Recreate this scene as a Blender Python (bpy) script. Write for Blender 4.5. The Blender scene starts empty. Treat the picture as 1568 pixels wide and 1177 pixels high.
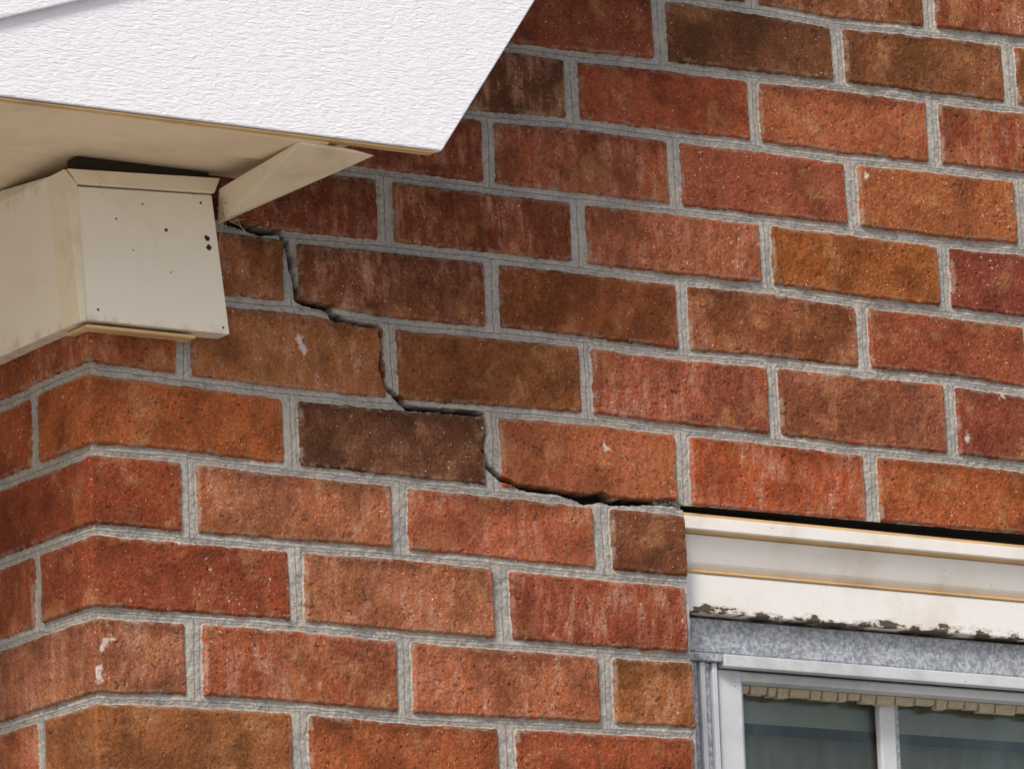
import bpy, bmesh, numpy as np, math, random
from mathutils import Vector, Matrix
random.seed(5)
H_=0.06646   # course height (m)
def prs(s): a=[float(t) for t in s.split()]; return list(zip(a[::2],a[1::2]))
# head-joint positions, 0.1 mm, keyed by (course, half-brick number)
JD={(-4,2):1913,(-4,4):3946,(-3,1):932,(-3,3):2947,(-3,5):4984,(-2,2):1926,(-2,4):3951,(-1,1):927,(-1,3):2960,(-1,5):5021,(0,2):1921,(0,4):3923,(0,6):5914,(0,8):7990,(1,1):912,(1,3):2931,(1,5):4926,(1,7):6947,(1,9):8948,(2,2):1967,(2,4):3980,(2,6):5989,(2,8):7995,(3,3):2929,(3,5):4917,(3,7):6947,(3,9):8978,(4,4):4011,(4,6):5984,(4,8):7965,(4,10):9945,(5,5):4914,(5,7):6905,(5,9):8960,(6,6):5898,(6,8):7895,(6,10):9914,(7,9):8996}
JD={k:v/10000 for k,v in JD.items()}
# bed-joint waviness: (x mm, dz 0.1 mm)
BD={0:[(92,6),(185,-21),(287,-39),(379,-55),(473,-72),(590,-74)],-1:[(8,14),(90,0),(189,1),(297,7),(389,-16),(503,-44),(589,-47)],-2:[(6,0),(94,3),(190,0),(296,-27),(392,-40),(499,-54),(585,-52)],-3:[(5,-30),(92,-8),(192,-19),(293,-52),(395,-54),(499,-50),(588,-49)],1:[(0,15),(94,-10),(194,-41),(290,-38),(396,-24),(490,-9),(593,-25),(694,-27),(796,-54),(893,-51),(975,-67)],2:[(140,30),(197,40),(287,0),(392,7),(487,13),(598,-9),(698,14),(796,3),(899,14),(981,-19)],
3:prs('162 3 200 -14 290 0 396 -2 491 6 596 4 696 18 799 -10 897 -3 987 -10'),4:prs('241 -43 293 -42 399 -35 495 -25 596 -17 697 -13 796 -6 898 -5 993 17'),5:prs('402 -58 490 -15 600 -18 690 7 794 2 892 32 999 50'),6:prs('488 -62 590 -25 691 -16 787 22 897 36 998 56'),7:prs('792 -35 898 15 1010 56')}
CW=[3,7,9,6,6,8,6,5,5,6,8,5,4,4,5,4,5,5,4,4,4,5,5,4,3,3,5,11,12,7,6,5]
CR=[(a/1000,b/1000,w/1700) for (a,b),w in zip(prs('134 205 152 203 168 200 188 201 194 192 199 176 201 160 202 144 217 141 233 140 239 132 252 130 282 128 285 111 282 94 286 77 299 68 307 61 343 61 384 61 387 49 382 29 387 17 401 5 420 0 453 -1 473 -3 487 -6 504 -2 514 -6 580 -1 592 -6'),CW)]
WW=[5,5,6,9,7,14,12,9,5,4,4,3,8,8,5,6]
WS=[(a/1000,b/1000,w/1700) for (a,b),w in zip(prs('379 45 813 318 956 124 206 101 203 109 9 -158 3 -183 17 -153 509 41 479 22 108 -88 79 -74 597 157 686 240 910 82 691 235'),WW)]
def vn(x,y,sc,seed):
    rs=np.random.RandomState(seed); T=rs.rand(512,512).astype(np.float32)*2-1
    x=x/sc+1000.3; y=y/sc+1000.7
    xi=np.floor(x).astype(np.int64); yi=np.floor(y).astype(np.int64)
    fx=(x-xi); fy=(y-yi); fx=fx*fx*(3-2*fx); fy=fy*fy*(3-2*fy)
    a=T[xi&511,yi&511]; b=T[(xi+1)&511,yi&511]; c=T[xi&511,(yi+1)&511]; d=T[(xi+1)&511,(yi+1)&511]
    return (a*(1-fx)+b*fx)*(1-fy)+(c*(1-fx)+d*fx)*fy
def ss(a,b,x):
    t=np.clip((x-a)/(b-a),0,1); return t*t*(3-2*t)
def s2l(c):
    return tuple(((v/255.)/12.92 if v/255.<=.04045 else ((v/255.+.055)/1.055)**2.4) for v in c)
# ---------- wall relief grid (u<0: side wall, u>0: main wall)
def axis(f0,f1,st,lo,hi):
    mid=np.arange(round(f0/st),round(f1/st)+1)*st
    def ext(a,b,sgn):
        out=[];x=a;s=.004;n=0
        while (b-x)*sgn>0:
            x+=s*sgn; out.append(x); n+=1
            if n>50: s=.02
        return out
    return np.array(ext(f0,lo,-1)[::-1]+list(mid)+ext(f1,hi,1))
us=axis(-.17,1.03,.001,-1.6,2.4); zs=axis(-.27,.53,.001,-2.38,1.6)
nu,nz=len(us),len(zs)
Ug,Zg=np.meshgrid(us,zs)
B0,B1=-38,28
ZB=np.zeros((B1-B0+1,nu))
for b in range(B0,B1+1):
    dz=vn(us,us*0+b*7.7,.12,3)*.0012
    if b in BD:
        l=sorted(BD[b]); dz=dz*.5+np.interp(us,[a/1000 for a,_ in l],[c/10000 for _,c in l])
    ZB[b-B0]=b*H_+dz
ci=np.floor(Zg/H_).astype(int)
cols=np.arange(nu)[None,:]
for _ in range(2):
    lo=ZB[np.clip(ci-B0,0,B1-B0),cols]; hi=ZB[np.clip(ci+1-B0,0,B1-B0),cols]
    ci=np.where(Zg<lo,ci-1,np.where(Zg>=hi,ci+1,ci))
OX0,OX1,OZ0,OZ1=.590,1.49,-1.1,-.003
ov=(Ug>OX0-.004)&(Ug<OX1)&(Zg>OZ1-.0005)&(ci<=0)&(Zg<.03)
ci=np.where(ov,0,ci)
lo=ZB[np.clip(ci-B0,0,B1-B0),cols]; hi=ZB[np.clip(ci+1-B0,0,B1-B0),cols]
sz_lo=Zg-lo; sz_hi=hi-Zg
sz_lo=np.where(ov,Zg-OZ1+.0046,sz_lo)
COL={(0,-1):(160,82,46),(0,2):(104,64,44),(0,4):(165,88,60),(0,6):(168,76,44),(0,8):(158,78,45),
(1,-2):(150,75,45),(1,1):(158,92,58),(1,3):(130,76,44),(1,5):(152,76,55),(1,7):(144,76,54),(1,9):(130,64,45),
(2,-1):(140,80,52),(2,2):(125,70,46),(2,4):(127,68,38),(2,6):(135,76,46),(2,8):(142,68,46),
(3,-2):(128,68,44),(3,1):(128,64,44),(3,3):(128,64,40),(3,5):(150,78,54),(3,7):(144,76,38),(3,9):(126,60,44),
(4,2):(130,64,44),(4,4):(150,74,50),(4,6):(142,70,50),(4,8):(152,82,50),(4,10):(140,66,45),
(5,3):(106,64,44),(5,5):(152,72,48),(5,7):(160,84,56),(5,9):(145,68,44),
(6,4):(132,68,46),(6,6):(108,66,42),(6,8):(128,76,44),(6,10):(130,70,40),(7,7):(132,76,42),(7,9):(140,68,46),(7,5):(115,70,40),
(-1,-2):(138,62,38),(-1,1):(166,94,66),(-1,3):(166,84,58),(-1,5):(116,68,46),
(-2,-1):(136,62,40),(-2,2):(162,92,66),(-2,4):(142,66,46),
(-3,-2):(152,86,64),(-3,1):(152,78,52),(-3,3):(164,88,62),(-3,5):(154,88,50),
(-4,-1):(142,82,50),(-4,2):(152,76,46),(-4,4):(152,72,46)}
PAL=[(158,80,52),(150,72,45),(165,86,58),(168,94,70),(170,84,46),(128,74,44),(145,68,44),(155,76,46),(104,66,46)]
sdf=np.full(Ug.shape,1.0); colr=np.zeros(Ug.shape+(3,),np.float32); seed=np.zeros(Ug.shape,np.float32); tilt=np.zeros(Ug.shape); topf=np.zeros(Ug.shape)
n1=vn(Ug,Zg,.014,11)*.0006+vn(Ug,Zg,.004,12)*.0004
for c in range(ci.min(),ci.max()+1):
    m=ci==c
    if not m.any(): continue
    rs=np.random.RandomState(c+500)
    js=[];ns=[]
    par=c%2
    for n in range(1,30):
        if n%2==(par):
            js.append(JD.get((c,n),n*.1-.005+rs.uniform(-.002,.002))); ns.append(n)
    for n in range(1,20):
        if n%2!=(par):
            js.append(-(n*.1-.005+rs.uniform(-.001,.001))); ns.append(-n)
    o=np.argsort(js); js=np.array(js)[o]; ns=np.array(ns)[o]
    wide=.0165 if c<=0 else .0142
    wj=wide+rs.uniform(-.002,.002,len(js))
    u=Ug[m]; k=np.clip(np.searchsorted(js,u),1,len(js)-1)
    dl=u-js[k-1]-wj[k-1]/2; dr=js[k]-u-wj[k]/2
    db=sz_lo[m]-.0046; dt=sz_hi[m]-.0046
    a=np.minimum(dl,dr); b=np.minimum(db,dt)
    rc=.0026
    q=np.where((a<rc)&(b<rc), rc-np.hypot(np.maximum(rc-a,0),np.maximum(rc-b,0)), np.minimum(a,b))
    sdf[m]=q
    cl=np.zeros((len(js),3)); sd=np.zeros(len(js)); tl=rs.uniform(-1,1,(len(js),3))
    for t in range(len(js)):
        cc=COL.get((c,int(ns[t])),PAL[rs.randint(len(PAL))]); dk=cc[0]<136
        cl[t]=np.array(s2l(cc))*((1.0,1.02,.98) if dk else (1.0,1.14,1.02)); sd[t]=rs.rand()
    colr[m]=cl[k-1]; seed[m]=sd[k-1]
    T=tl[k-1]; ctr=(js[k-1]+js[k])/2
    tilt[m]=T[:,0]*.0008+T[:,1]*.0009*(u-ctr)/.1+T[:,2]*.0007*(sz_lo[m]/H_-.5)*2
inz=(Zg<OZ1)&(Zg>OZ0)
sdf=np.where(inz&(Ug<=OX0+1e-6),np.minimum(sdf,OX0-Ug+.0005),sdf)
sdf=sdf+n1
bm_=ss(-.0008,.0020,sdf)
mort=.0036+vn(Ug,Zg,.008,21)*.0006+vn(Ug,Zg,.003,22)*.0004+vn(Ug,Zg,.03,23)*.0013
mort=mort+.0009*ss(-.0035,-.0003,sdf)-.0004
br=tilt+vn(Ug,Zg,.005,31)*.0003+vn(Ug,Zg,.0024,32)*.00028+vn(Ug,Zg,.02,33)*.0004
pit=vn(Ug,Zg,.0032,35); br=br+.0014*ss(.70,.95,pit)
d=mort*(1-bm_)+br*bm_
d=d+.0008*np.exp(-(np.abs(Ug)/.0012)**2)
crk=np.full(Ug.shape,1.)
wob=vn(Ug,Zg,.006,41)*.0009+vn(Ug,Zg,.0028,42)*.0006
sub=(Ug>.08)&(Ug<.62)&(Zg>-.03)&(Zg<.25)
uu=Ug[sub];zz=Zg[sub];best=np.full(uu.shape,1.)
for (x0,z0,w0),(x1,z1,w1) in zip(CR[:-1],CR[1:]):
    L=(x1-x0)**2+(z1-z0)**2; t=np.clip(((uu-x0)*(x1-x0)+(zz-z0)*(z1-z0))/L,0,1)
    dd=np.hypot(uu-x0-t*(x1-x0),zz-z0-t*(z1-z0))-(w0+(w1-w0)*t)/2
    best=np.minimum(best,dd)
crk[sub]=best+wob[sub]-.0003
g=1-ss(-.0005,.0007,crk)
d=d+g*.014
d=d+.0008*(1-ss(0,.006,crk))*(1-bm_)
wht=np.zeros(Ug.shape)
for (x,z,w) in WS:
    s=(np.abs(Ug-x)<.04)&(np.abs(Zg-z)<.04)
    dd=np.hypot(Ug[s]-x,(Zg[s]-z)*.7)-w*.4+vn(Ug[s],Zg[s],.004,55)*.004+vn(Ug[s],Zg[s],.0018,56)*.0018
    wht[s]=np.maximum(wht[s],.8*(1-ss(-.0015,.0015,dd)))
X=np.where(Ug>=0,np.maximum(Ug,d),d); Y=np.where(Ug>=0,d,np.maximum(-Ug,d))
co=np.stack([X,Y,Zg],-1).reshape(-1,3).astype(np.float32)
idx=np.arange(nu*nz).reshape(nz,nu)
uc=(us[:-1]+us[1:])/2; zc=(zs[:-1]+zs[1:])/2
keep=~((uc[None,:]>OX0)&(uc[None,:]<OX1)&(zc[:,None]<OZ1)&(zc[:,None]>OZ0))
q=np.stack([idx[:-1,:-1],idx[:-1,1:],idx[1:,1:],idx[1:,:-1]],-1)[keep]
me=bpy.data.meshes.new('brick_wall_surface')
me.vertices.add(len(co)); me.vertices.foreach_set('co',co.ravel())
me.loops.add(q.size); me.loops.foreach_set('vertex_index',q.ravel().astype(np.int32))
me.polygons.add(len(q)); me.polygons.foreach_set('loop_start',(np.arange(len(q))*4).astype(np.int32)); 
me.polygons.foreach_set('use_smooth',np.ones(len(q),bool))
me.update(calc_edges=True)
def fa(n,v):
    a=me.attributes.new(n,'FLOAT','POINT'); a.data.foreach_set('value',v.ravel().astype(np.float32))
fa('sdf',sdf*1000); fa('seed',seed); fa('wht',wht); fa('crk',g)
fa('topd',(sz_hi-.0046)*1000)
a=me.attributes.new('bcol','FLOAT_COLOR','POINT')
a.data.foreach_set('color',np.concatenate([colr,np.ones(Ug.shape+(1,),np.float32)],-1).ravel().astype(np.float32))

# ---------- materials
class NT:
    def __init__(s,name):
        s.m=bpy.data.materials.new(name); s.m.use_nodes=True; s.t=s.m.node_tree; s.b=s.t.nodes['Principled BSDF']
    def n(s,ty,**k):
        x=s.t.nodes.new(ty)
        for a,v in k.items(): setattr(x,a,v)
        return x
    def put(s,sock,v):
        if v is None: return
        if isinstance(v,bpy.types.NodeSocket): s.t.links.new(v,sock)
        else: sock.default_value=v
    def math(s,op,a,b=None,c=None,cl=False):
        x=s.n('ShaderNodeMath',operation=op,use_clamp=cl); s.put(x.inputs[0],a); s.put(x.inputs[1],b); s.put(x.inputs[2],c); return x.outputs[0]
    def mix(s,f,a,b,bt='MIX'):
        x=s.n('ShaderNodeMix',data_type='RGBA',blend_type=bt); s.put(x.inputs[0],f)
        for i,v in((6,a),(7,b)):
            if isinstance(v,tuple) and len(v)==3: v=v+(1,)
            s.put(x.inputs[i],v)
        return x.outputs[2]
    def ramp(s,v,a,b,lo=0.,hi=1.):
        x=s.n('ShaderNodeMapRange',interpolation_type='SMOOTHSTEP'); s.put(x.inputs[0],v)
        for i,t in enumerate((a,b,lo,hi)): x.inputs[i+1].default_value=t
        return x.outputs[0]
    def attr(s,n,o='Fac'):
        x=s.n('ShaderNodeAttribute'); x.attribute_name=n; return x.outputs[o]
    def vec(s,scale=(1,1,1),off=None):
        if not hasattr(s,'tc'): s.tc=s.n('ShaderNodeTexCoord').outputs['Object']
        x=s.n('ShaderNodeMapping'); s.t.links.new(s.tc,x.inputs[0]); x.inputs[3].default_value=scale
        if off is not None: s.put(x.inputs[1],off)
        return x.outputs[0]
    def noise(s,v,sc,det=3,rough=.6,dist=0):
        x=s.n('ShaderNodeTexNoise'); s.put(x.inputs['Vector'],v); x.inputs['Scale'].default_value=sc; x.inputs['Detail'].default_value=det; x.inputs['Roughness'].default_value=rough; x.inputs['Distortion'].default_value=dist; return x.outputs['Fac']
    def bump(s,h,st,dist,nrm=None):
        x=s.n('ShaderNodeBump'); s.put(x.inputs['Height'],h); x.inputs['Strength'].default_value=st; x.inputs['Distance'].default_value=dist
        if nrm is not None: s.put(x.inputs['Normal'],nrm)
        return x.outputs[0]
    def fin(s,col=None,rough=.8,nrm=None,spec=.3):
        if isinstance(col,tuple) and len(col)==3: col=col+(1,)
        s.put(s.b.inputs['Base Color'],col); s.put(s.b.inputs['Roughness'],rough); s.put(s.b.inputs['Normal'],nrm); s.b.inputs['Specular IOR Level'].default_value=spec
        return s.m
def brickmat():
    s=NT('brick_and_mortar')
    sdfv=s.attr('sdf'); sd=s.attr('seed'); col=s.attr('bcol','Color')
    cmb=s.n('ShaderNodeCombineXYZ'); 
    for i in range(3): s.put(cmb.inputs[i],s.math('MULTIPLY',sd,7.3+i*3))
    v=s.vec((1,1,1),cmb.outputs[0])
    vs=s.vec((1,1,.30),cmb.outputs[0])
    big=s.noise(v,20,3); mid=s.noise(v,95,3,.65); fine=s.noise(v,400,2,.75); st=s.noise(vs,110,3,.7)
    c=s.mix(s.ramp(big,.42,.64,0,.8),col,s.mix(1.,col,(.55,.56,.56),'MULTIPLY'))
    c=s.mix(s.ramp(s.noise(v,30,2),.52,.72,0,.45),c,(.41,.20,.085))
    # burnt, darker upper arris on some bricks
    tb=s.math('MULTIPLY',s.ramp(s.math('ADD',s.attr('topd'),s.math('MULTIPLY',mid,-16)),-8.,9.,.55,0),s.ramp(s.math('FRACT',s.math('MULTIPLY',sd,11.3)),.4,.55,0,1))
    c=s.mix(tb,c,s.mix(1.,c,(.42,.40,.40),'MULTIPLY'))
    c=s.mix(s.ramp(mid,.4,.70,0,.55),c,s.mix(1.,c,(.60,.58,.57),'MULTIPLY'))
    on=s.ramp(s.math('FRACT',s.math('MULTIPLY',sd,5.7)),.45,.6,0.15,1)
    stf=s.math('MULTIPLY',s.math('MULTIPLY',s.ramp(st,.42,.72,0,1),on),s.ramp(big,.35,.6,.9,.15))
    c=s.mix(stf,c,(.43,.225,.155))
    c=s.mix(s.ramp(fine,.30,.5,.6,0),c,s.mix(1.,c,(.50,.48,.46),'MULTIPLY'))
    c=s.mix(s.ramp(fine,.5,.75,0,.6),c,s.mix(1.,c,(1.9,1.9,1.9),'MULTIPLY'))
    p=s.noise(v,280,1,.5); c=s.mix(s.ramp(p,.67,.74,0,.8),c,(.055,.03,.02))
    w=s.noise(s.vec((1,1,1),(3.1,2.2,1.7)),430,1,.5)
    c=s.mix(s.math('MULTIPLY',s.ramp(w,.71,.76,0,.95),s.ramp(big,.35,.6,1,.3)),c,(.70,.57,.48))
    e=s.math('MULTIPLY',s.ramp(sdfv,.8,5.5,.55,0),s.ramp(mid,.45,.62,0,1))
    c=s.mix(e,c,(.35,.275,.22))
    c=s.mix(s.attr('wht'),c,(.66,.58,.52))
    mn=s.noise(s.vec(),220,3,.7); mb=s.noise(s.vec(),30,4,.65)
    mc=s.mix(s.ramp(mb,.35,.7),(.42,.39,.345),(.325,.32,.32))
    mc=s.mix(s.ramp(mn,.45,.72,0,.7),mc,(.21,.195,.175))
    mc=s.mix(s.ramp(w,.55,.72,0,.6),mc,(.54,.515,.48))
    f=s.ramp(s.math('ADD',sdfv,s.math('MULTIPLY',s.math('SUBTRACT',mn,.5),2.4)),-.2,.35)
    out=s.mix(f,mc,c)
    out=s.mix(s.attr('crk'),out,(.02,.017,.015))  # groove painted near black: dirt plus the hollow's shade put into colour
    hgt=s.math('ADD',s.math('MULTIPLY',fine,.9),s.math('MULTIPLY',mid,1.))
    nr=s.bump(hgt,1.,.0012)
    return s.fin(out,.92,nr,.2)
BM=brickmat()
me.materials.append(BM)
def empty(n):
    e=bpy.data.objects.new(n,None); bpy.context.scene.collection.objects.link(e); return e
def link(n,m,par=None,mat=None):
    o=bpy.data.objects.new(n,m); bpy.context.scene.collection.objects.link(o)
    if par: o.parent=par
    if mat: m.materials.append(mat)
    return o
house=empty('brick_house')
wall=link('brick_walls',me,house)
def hull(n,pts,mat,par,bev=.0015,seg=2):
    b=bmesh.new()
    for p in pts: b.verts.new(tuple(float(t) for t in p))
    r=bmesh.ops.convex_hull(b,input=b.verts)
    bmesh.ops.delete(b,geom=[x for x in set(r['geom_interior']+r['geom_unused']) if isinstance(x,bmesh.types.BMVert) and x.is_valid],context='VERTS')
    bmesh.ops.dissolve_limit(b,angle_limit=.02,verts=b.verts,edges=b.edges)
    if bev: bmesh.ops.bevel(b,geom=list(b.edges),offset=bev,segments=seg,affect='EDGES',profile=.5)
    m=bpy.data.meshes.new(n); b.to_mesh(m); b.free()
    return link(n,m,par,mat)
def box(n,x0,x1,y0,y1,z0,z1,mat,par,bev=.0015):
    return hull(n,[(x,y,z) for x in(x0,x1) for y in(y0,y1) for z in(z0,z1)],mat,par,bev)
def prism(n,xz,y0,y1,mat,par,bev=.0015):
    return hull(n,[(x,y,z) for x,z in xz for y in(y0,y1)],mat,par,bev)
def paint(name,base,dirt,dirtamt=.5,grain=False,rough=.45,bs=.3,peel=None,pc=(.10,.075,.055),grime=None):
    s=NT(name)
    v=s.vec(); n1=s.noise(v,14,4,.65); n2=s.noise(v,140,4,.7); 
    c=s.mix(s.ramp(n1,.45,.75,0,dirtamt),base,dirt)
    c=s.mix(s.ramp(n2,.60,.78,0,dirtamt*.8),c,dirt)
    c=s.mix(s.ramp(s.noise(v,330,1),.77,.8,0,.7 if not grain else 0),c,(.12,.09,.06))
    h=s.math('MULTIPLY',n2,.3)
    if peel is not None or grime is not None:
        sx=s.n('ShaderNodeSeparateXYZ'); s.t.links.new(s.tc,sx.inputs[0])
    if grime is not None:
        vv=s.noise(s.vec((1,1,.35)),60,4,.7)
        lo_=s.ramp(sx.outputs[2],grime[0],grime[0]+.014,.18,-.06); hi_=s.ramp(sx.outputs[2],grime[1]-.018,grime[1],-.06,.14)
        c=s.mix(s.ramp(s.math('ADD',vv,s.math('MAXIMUM',lo_,hi_)),.58,.84,0,.45),c,(.48,.38,.26))
    if peel is not None:
        near=s.ramp(sx.outputs[2],peel,peel+.016,.23,-.05)
        pv=s.noise(s.vec((1,1,2.2)),40,5,.65)
        t_=s.math('ADD',pv,near)
        c=s.mix(s.ramp(t_,.60,.70,0,.55),c,(.45,.36,.27))
        c=s.mix(s.ramp(t_,.70,.715,0,1),c,pc); h=s.math('SUBTRACT',h,s.ramp(t_,.70,.715,0,1.))
    if grain:
        vg=s.n('ShaderNodeMapping'); s.t.links.new(s.tc,vg.inputs[0]); vg.inputs[2].default_value=(0,math.radians(-24),0); vg.inputs[3].default_value=(105,1,380)
        g=s.noise(vg.outputs[0],1,2,.5,.9); h=g
        c=s.mix(s.ramp(g,.4,.62,0,.25),c,(.66,.67,.74))
        return s.fin(c,rough,s.bump(h,.6,.0020),.4)
    return s.fin(c,rough,s.bump(h,bs,.001),.35)
M_white=paint('white_fascia_paint',(.82,.83,.89),(.78,.78,.84),.3,True,.5)
M_cream=paint('cream_paint',(.80,.71,.55),(.52,.41,.27),.55)
M_creamL=paint('cream_box_paint',(.83,.77,.66),(.70,.61,.49),.4,grime=(.102,.222))
M_soff=paint('soffit_paint',(.83,.70,.51),(.60,.47,.31),.5)
M_trim=paint('window_trim_paint',(.80,.78,.75),(.52,.40,.27),.4)
M_trimp=paint('peeling_trim_paint',(.80,.79,.78),(.52,.38,.24),.3,peel=-.094)
M_tan=paint('tan_edge',(.66,.45,.22),(.30,.18,.08),.6)
M_dark=NT('dark_gap').fin((.03,.025,.02),.9)  # near black, gap shade put into colour; also blind rail and specks
# ---------- eaves
ev=empty('roof_eaves')
yf=-.150; zsf=.2365
tip=(.2536,.2409); dx=(.3533-.2536)/(.3834-.2409)
zt=.95
xr=tip[0]+dx*(zt-tip[1])
prism('fascia_board',[(-.9,zsf-.001),(-.2,zsf-.001),tip,(xr,zt),(-.9,zt)],yf,yf+.008,M_white,ev,.0012)
sl=(.3266-.3007)/(-.0769+.1527)
f=lambda x:.3007+sl*(x+.1527)
prism('fascia_upper_strip',[(-.9,f(-.9)),(.3,f(.3)),(.3,f(.3)+.1),(-.9,f(-.9)+.1)],yf-.006,yf-.001,M_white,ev,.001)
hull('fascia_lip',[(x,y,z+o) for x,z in((-.9,zsf-.0035),(-.2,zsf-.0035),(tip[0]-.006,tip[1]-.002)) for o in (0,.0015) for y in (yf+.002,yf+.012)],M_tan,ev,.0004)
box('soffit_outer_board',-.9,.15,yf+.0085,-.078,zsf,zsf+.012,M_soff,ev,.001)
box('soffit_inner_board',-.9,.15,-.077,-.001,zsf+.005,zsf+.016,M_soff,ev,.001)
box('soffit_side_board',-.9,-.0005,0.0,1.6,zsf+.005,zsf+.016,M_soff,ev,.001)
yb=-.018; zb=.1015
hull('box_front',[(x,y,z) for (x,z) in ((-.0165,.2137),(.1110,.2200),(.1240,.1028),(-.0105,.1030)) for y in(yb,.02)],M_creamL,ev,.001)
hull('box_cap',[(x,y,z) for (x,z) in ((-.0255,.2268),(.1180,.2345),(.1120,.2210),(-.0160,.2150)) for y in(yb-.003,.02)],M_cream,ev,.001)
hull('box_corner_strip',[(x,y,z) for (x,z) in ((-.0278,.2268),(-.0160,.2150),(-.0108,.1015),(-.0162,.1005)) for y in(yb-.002,.012)],M_cream,ev,.001)
hull('box_side',[(x,y,z) for (x,y,z) in((-.0150,0,zb),(-.0150,1.6,zb),(-.0262,0,.2265),(-.0200,.1,.2390),(-.0200,1.6,.2390),(.006,0,zb),(.006,1.6,zb),(.006,0,.2265),(.006,1.6,.239))],M_creamL,ev,.001)
box('box_back_shadow_board',-.012,.112,-.012,.004,.2,.2405,M_dark,ev,.0)  # added filler behind the cap, the gap's shade put into its colour
hull('box_underside',[(x,y,z) for x in(-.008,.094) for y in(yb+.004,.02) for z in(.0975,.1005)],M_tan,ev,.001)
r1,r2,f3,f4=(Vector(t) for t in((.1176,yb,.2255),(.1230,yb,.2009),(.1944,yf+.009,.2326),(.1230,yf+.009,.2343)))
V=Vector
hull('return_board',[r1,r2,f3,f4,r1+V((.03,0,0)),r1+V((.012,.02,-.002)),r2+V((.004,.02,0)),f4+V((.05,0,.001)),f4+V((0,.0,.003))],M_cream,ev,.0008)
hull('rake_soffit',[(tip[0]-.05+dx*(z-zsf)+o,y,z) for z in(zsf+.03,zt) for o in(0,-.01) for y in(yf+.009,.02)],M_soff,ev,.001)
s_=NT('roof_shingles'); M_roof=s_.fin(s_.mix(s_.noise(s_.vec(),120),(.08,.075,.07),(.16,.15,.14)),.9)
hull('roof_slab',[(x,y,z) for (x,z) in((-.95,zt+.001),(xr+.02,zt+.001),(xr+.02,zt+.03),(-.95,zt+.03)) for y in(yf-.03,1.6)],M_roof,ev,.002)
s_=NT('rust_spot'); M_ru=s_.fin((.10,.06,.035),.9)
for i,(px,pz,r) in enumerate([(.0666,.1854,.0015),(.1053,.1822,.0020),(.1065,.1748,.0024),(.1040,.1832,.0016),(.045,.205,.0008),(.07,.150,.0007),(.02,.19,.0009),(.035,.165,.0006),(.001,.112,.0012),(.118,.108,.0011),(.1,.212,.001)]):
    b=bmesh.new(); bmesh.ops.create_icosphere(b,subdivisions=3,radius=r)
    for vv in b.verts: vv.co*=1+random.uniform(-.2,.2)+.3*math.sin(vv.co.x*3000+i)*math.cos(vv.co.z*2500); vv.co.y*=.25
    m=bpy.data.meshes.new('rust_spot'); b.to_mesh(m); b.free(); o=link('rust_spot',m,ev,M_ru if i>3 or i==0 else M_dark); o.location=(px,yb,pz)
# straw / cobweb wisps at the joint between box and return board
s_=NT('dry_straw'); M_st=s_.fin((.42,.33,.22),.8)
cu=bpy.data.curves.new('straw','CURVE'); cu.dimensions='3D'; cu.bevel_depth=.00022; cu.bevel_resolution=1
rr=random.Random(4)
for i in range(22):
    sp=cu.splines.new('POLY'); sp.points.add(5); p=V((.119+rr.uniform(-.006,.008),-.020+rr.uniform(-.004,.004),.203+rr.uniform(-.006,.012))); dvec=V((rr.uniform(-.2,1),rr.uniform(-.3,.3),rr.uniform(-1.1,.5)))*rr.uniform(.0015,.0052)
    for j in range(6):
        sp.points[j].co=(*p,1); p=p+dvec; dvec=dvec+V((rr.uniform(-1,1),rr.uniform(-.5,.5),rr.uniform(-1,.7)))*.0012
cu.materials.append(M_st); o=bpy.data.objects.new('straw_wisps',cu); bpy.context.scene.collection.objects.link(o); o.parent=ev
# ---------- window
wn=empty('window')
X0,X1=.5905,1.489
def prof(n,pts,mat):
    b=bmesh.new(); a=[b.verts.new((X0,y,z)) for y,z in pts]; c=[b.verts.new((X1,y,z)) for y,z in pts]; k=len(pts)
    for i in range(k): 
        fc=b.faces.new((a[i],a[(i+1)%k],c[(i+1)%k],c[i])); 
    b.faces.new(a[::-1]); b.faces.new(c)
    bmesh.ops.recalc_face_normals(b,faces=b.faces)
    bmesh.ops.bevel(b,geom=[e for e in b.edges if abs(e.verts[0].co.x-e.verts[1].co.x)>.1],offset=.0008,segments=2,affect='EDGES')
    m=bpy.data.meshes.new(n); b.to_mesh(m); b.free(); return link(n,m,wn,mat)
prof('head_cap',[(.005,-.0085),(.005,-.022),(.012,-.026),(.06,-.026),(.06,-.0085)],M_tan)
prof('head_cap_face',[(.0015,-.012),(.0015,-.0235),(.006,-.0235),(.006,-.012)],M_trim)
prof('head_cove',[(.010,-.0262),(.012,-.034),(.018,-.050),(.026,-.058),(.06,-.058),(.06,-.0262)],M_trim)
prof('head_band_bead',[(.0185,-.0555),(.0185,-.0583),(.03,-.0583),(.03,-.0555)],M_tan)
prof('head_band',[(.020,-.0585),(.020,-.093),(.06,-.093),(.06,-.0585)],M_trimp)
s_=NT('blue_grey_aluminium'); v=s_.vec(); n=s_.noise(v,240,3,.75); n2_=s_.noise(v,40,3,.6)
M_al=s_.fin(s_.mix(s_.ramp(n2_,.5,.75,0,.5),s_.mix(s_.ramp(n,.35,.65),(.22,.25,.30),(.50,.53,.58)),(.25,.23,.20)),.55,s_.bump(n,.9,.0015))
M_fr=paint('white_blue_frame',(.58,.61,.65),(.33,.34,.36),.65)
box('storm_head',X0,X1,.032,.07,-.126,-.0955,M_al,wn)
box('storm_head_lip',X0+.056,X1,.029,.04,-.1375,-.1265,M_fr,wn,.001)
box('storm_corner_block',X0+.018,X0+.055,.030,.06,-.1335,-.1265,M_al,wn,.001)
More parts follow.
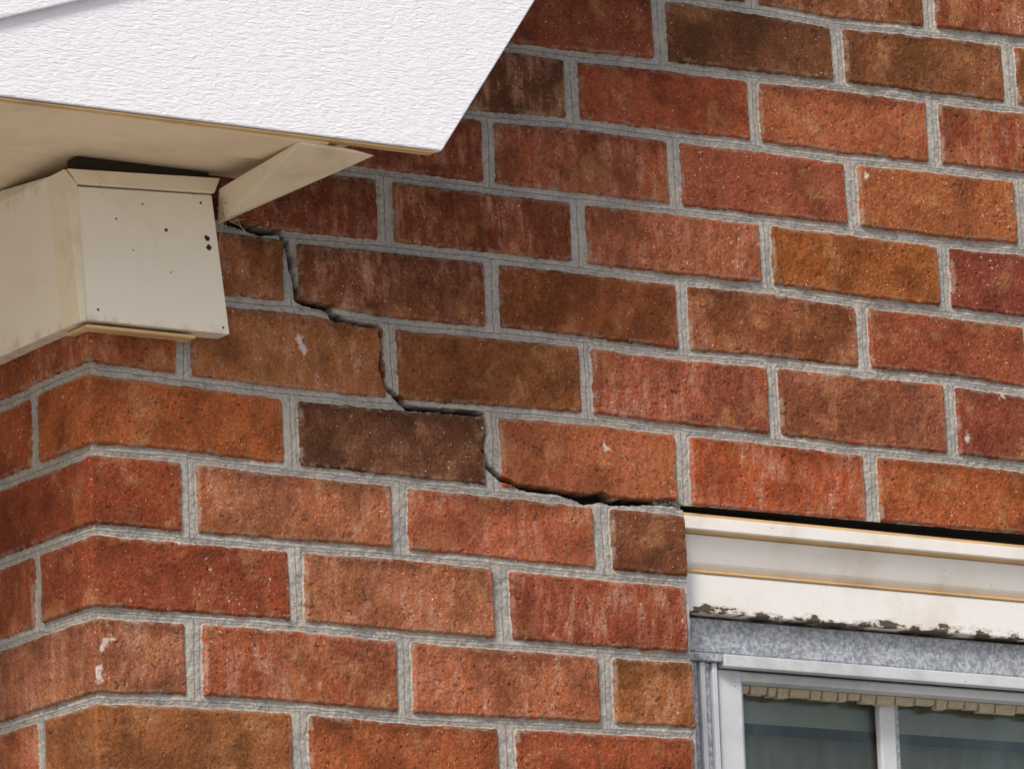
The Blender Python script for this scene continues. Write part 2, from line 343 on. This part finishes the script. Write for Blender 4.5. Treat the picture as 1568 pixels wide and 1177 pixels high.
for i in range(5):
    box('storm_jamb_rib',X0+.020+i*.0065,X0+.0252+i*.0065,.034+.003*(i%2),.08,-1.09,-.134,M_al if i%2 else M_fr,wn,.0008)
box('sash_stile',X0+.056,X0+.082,.040,.075,-1.09,-.138,M_fr,wn,.002)
box('sash_stile_bead',X0+.0825,X0+.090,.050,.075,-1.09,-.1385,M_fr,wn,.001)
box('sash_rail',X0+.0825,X1,.042,.075,-.147,-.138,M_fr,wn,.002)
box('muntin',.845,.863,.0665,.075,-1.09,-.1475,M_fr,wn,.002)
box('muntin_bead',.8635,.868,.0685,.075,-1.09,-.1475,M_al,wn,.001)
s_=NT('window_glass'); t=s_.t; tr=s_.n('ShaderNodeBsdfTransparent'); tr.inputs[0].default_value=(.84,.86,.83,1); gl=s_.n('ShaderNodeBsdfGlossy'); gl.inputs['Roughness'].default_value=.05; fr=s_.n('ShaderNodeFresnel'); mx=s_.n('ShaderNodeMixShader'); s_.put(mx.inputs[0],s_.math('ADD',fr.outputs[0],s_.ramp(s_.noise(s_.vec((1,1,.4)),35,4),.4,.7,.0,.06))); t.links.new(tr.outputs[0],mx.inputs[1]); t.links.new(gl.outputs[0],mx.inputs[2]); t.links.new(mx.outputs[0],t.nodes['Material Output'].inputs[0])
box('glass',X0+.07,X1,.0755,.078,-1.09,-.145,s_.m,wn,0)
s_=NT('curtain'); cv=s_.noise(s_.vec((1,1,.12)),45,3); M_cu=s_.fin(s_.mix(s_.ramp(cv,.3,.7),(.30,.29,.23),(.50,.48,.40)),.9)
box('curtain',X0+.02,X1,.110,.114,-1.09,-.10,M_cu,wn,0)
s_=NT('roller_blind'); M_bl=s_.fin(s_.mix(s_.noise(s_.vec((1,1,.3)),60,3),(.46,.46,.40),(.70,.69,.62)),.9)
box('roller_blind',X0+.03,X1,.092,.094,-.175,-.12,M_bl,wn,0)
box('blind_rail',X0+.03,X1,.090,.097,-.184,-.1755,M_dark,wn,0.001)
s_=NT('old_putty'); M_pu=s_.fin(s_.mix(s_.noise(s_.vec(),200,3),(.62,.54,.42),(.30,.25,.19)),.9)
random.seed(3)
x=X0+.091
while x<X1-.02:
    w=random.uniform(.010,.026); zz=-.1525-random.uniform(0,.0035)
    hull('glazing_putty',[(x,.058,-.1473),(x+w-.001,.058,-.1473),(x+.001,.060,zz),(x+w-.002,.060,zz-random.uniform(-.001,.001)),(x,.068,-.1473),(x+w-.001,.068,-.1473),(x+.001,.068,zz),(x+w-.002,.068,zz)],M_pu,wn,.0006); x+=w
wn.rotation_euler=(0,.010,0); wn.location=(0,0,.0059)
box('reveal_left',X0-.03,X0-.0005,.008,.2,-1.1,.02,BM,house,0)
box('lintel',X0-.01,X1+.02,.012,.2,-.0025,.03,M_dark,house,0)  # underside painted near black so the gap above the trim looks shaded
box('window_sill',X0-.02,X1+.02,-.03,.1,-1.16,-1.1,M_trim,house,.003)
wn.parent=house; ev.parent=house
s_=NT('pale_bounce_ground'); M_g=s_.fin(s_.mix(s_.noise(s_.vec(),3,5),(.34,.32,.28),(.46,.43,.38)),.95)  # unseen ground, added and kept pale to bounce light up at the soffit
b=bmesh.new(); bmesh.ops.create_grid(b,x_segments=8,y_segments=8,size=400); m=bpy.data.meshes.new('ground'); b.to_mesh(m); b.free(); g_=link('ground',m,None,M_g); g_.location=(0,0,-2.35)
# ---------- light
el,az=math.radians(44),math.radians(230)
sd=np.array([math.sin(az)*math.cos(el),math.cos(az)*math.cos(el),math.sin(el)])
w=bpy.data.worlds.new('World'); bpy.context.scene.world=w; w.use_nodes=True; nt=w.node_tree
sk=nt.nodes.new('ShaderNodeTexSky'); sk.sky_type='NISHITA'; sk.sun_disc=False; sk.sun_elevation=el; sk.sun_rotation=az; sk.dust_density=4
bg=nt.nodes['Background']; bg.inputs[1].default_value=.13; nt.links.new(sk.outputs[0],bg.inputs[0])
L=bpy.data.lights.new('sun','SUN'); L.energy=2.6; L.angle=math.radians(14); L.color=(1,.95,.87)
lo_=bpy.data.objects.new('sun',L); bpy.context.scene.collection.objects.link(lo_)
lo_.rotation_euler=Vector(-sd).to_track_quat('-Z','Y').to_euler()
# ---------- camera (standing left of the corner, long lens, looking up)
cd=bpy.data.cameras.new('camera'); cam=bpy.data.objects.new('camera',cd); bpy.context.scene.collection.objects.link(cam)
cd.sensor_width=36; cd.lens=172.253; cd.clip_end=2000
R=(0.834447,-0.549442,-0.042563);U=(-0.083846,-0.202914,0.9756)
F=(0.544673,0.810518,0.215389)
cam.matrix_world=Matrix(((R[0],U[0],-F[0],-1.87529),(R[1],U[1],-F[1],-3.40577),(R[2],U[2],-F[2],-.81583),(0,0,0,1)))
bpy.context.scene.camera=cam
bpy.context.scene.view_settings.view_transform='Standard'
bpy.context.scene.view_settings.look='None'
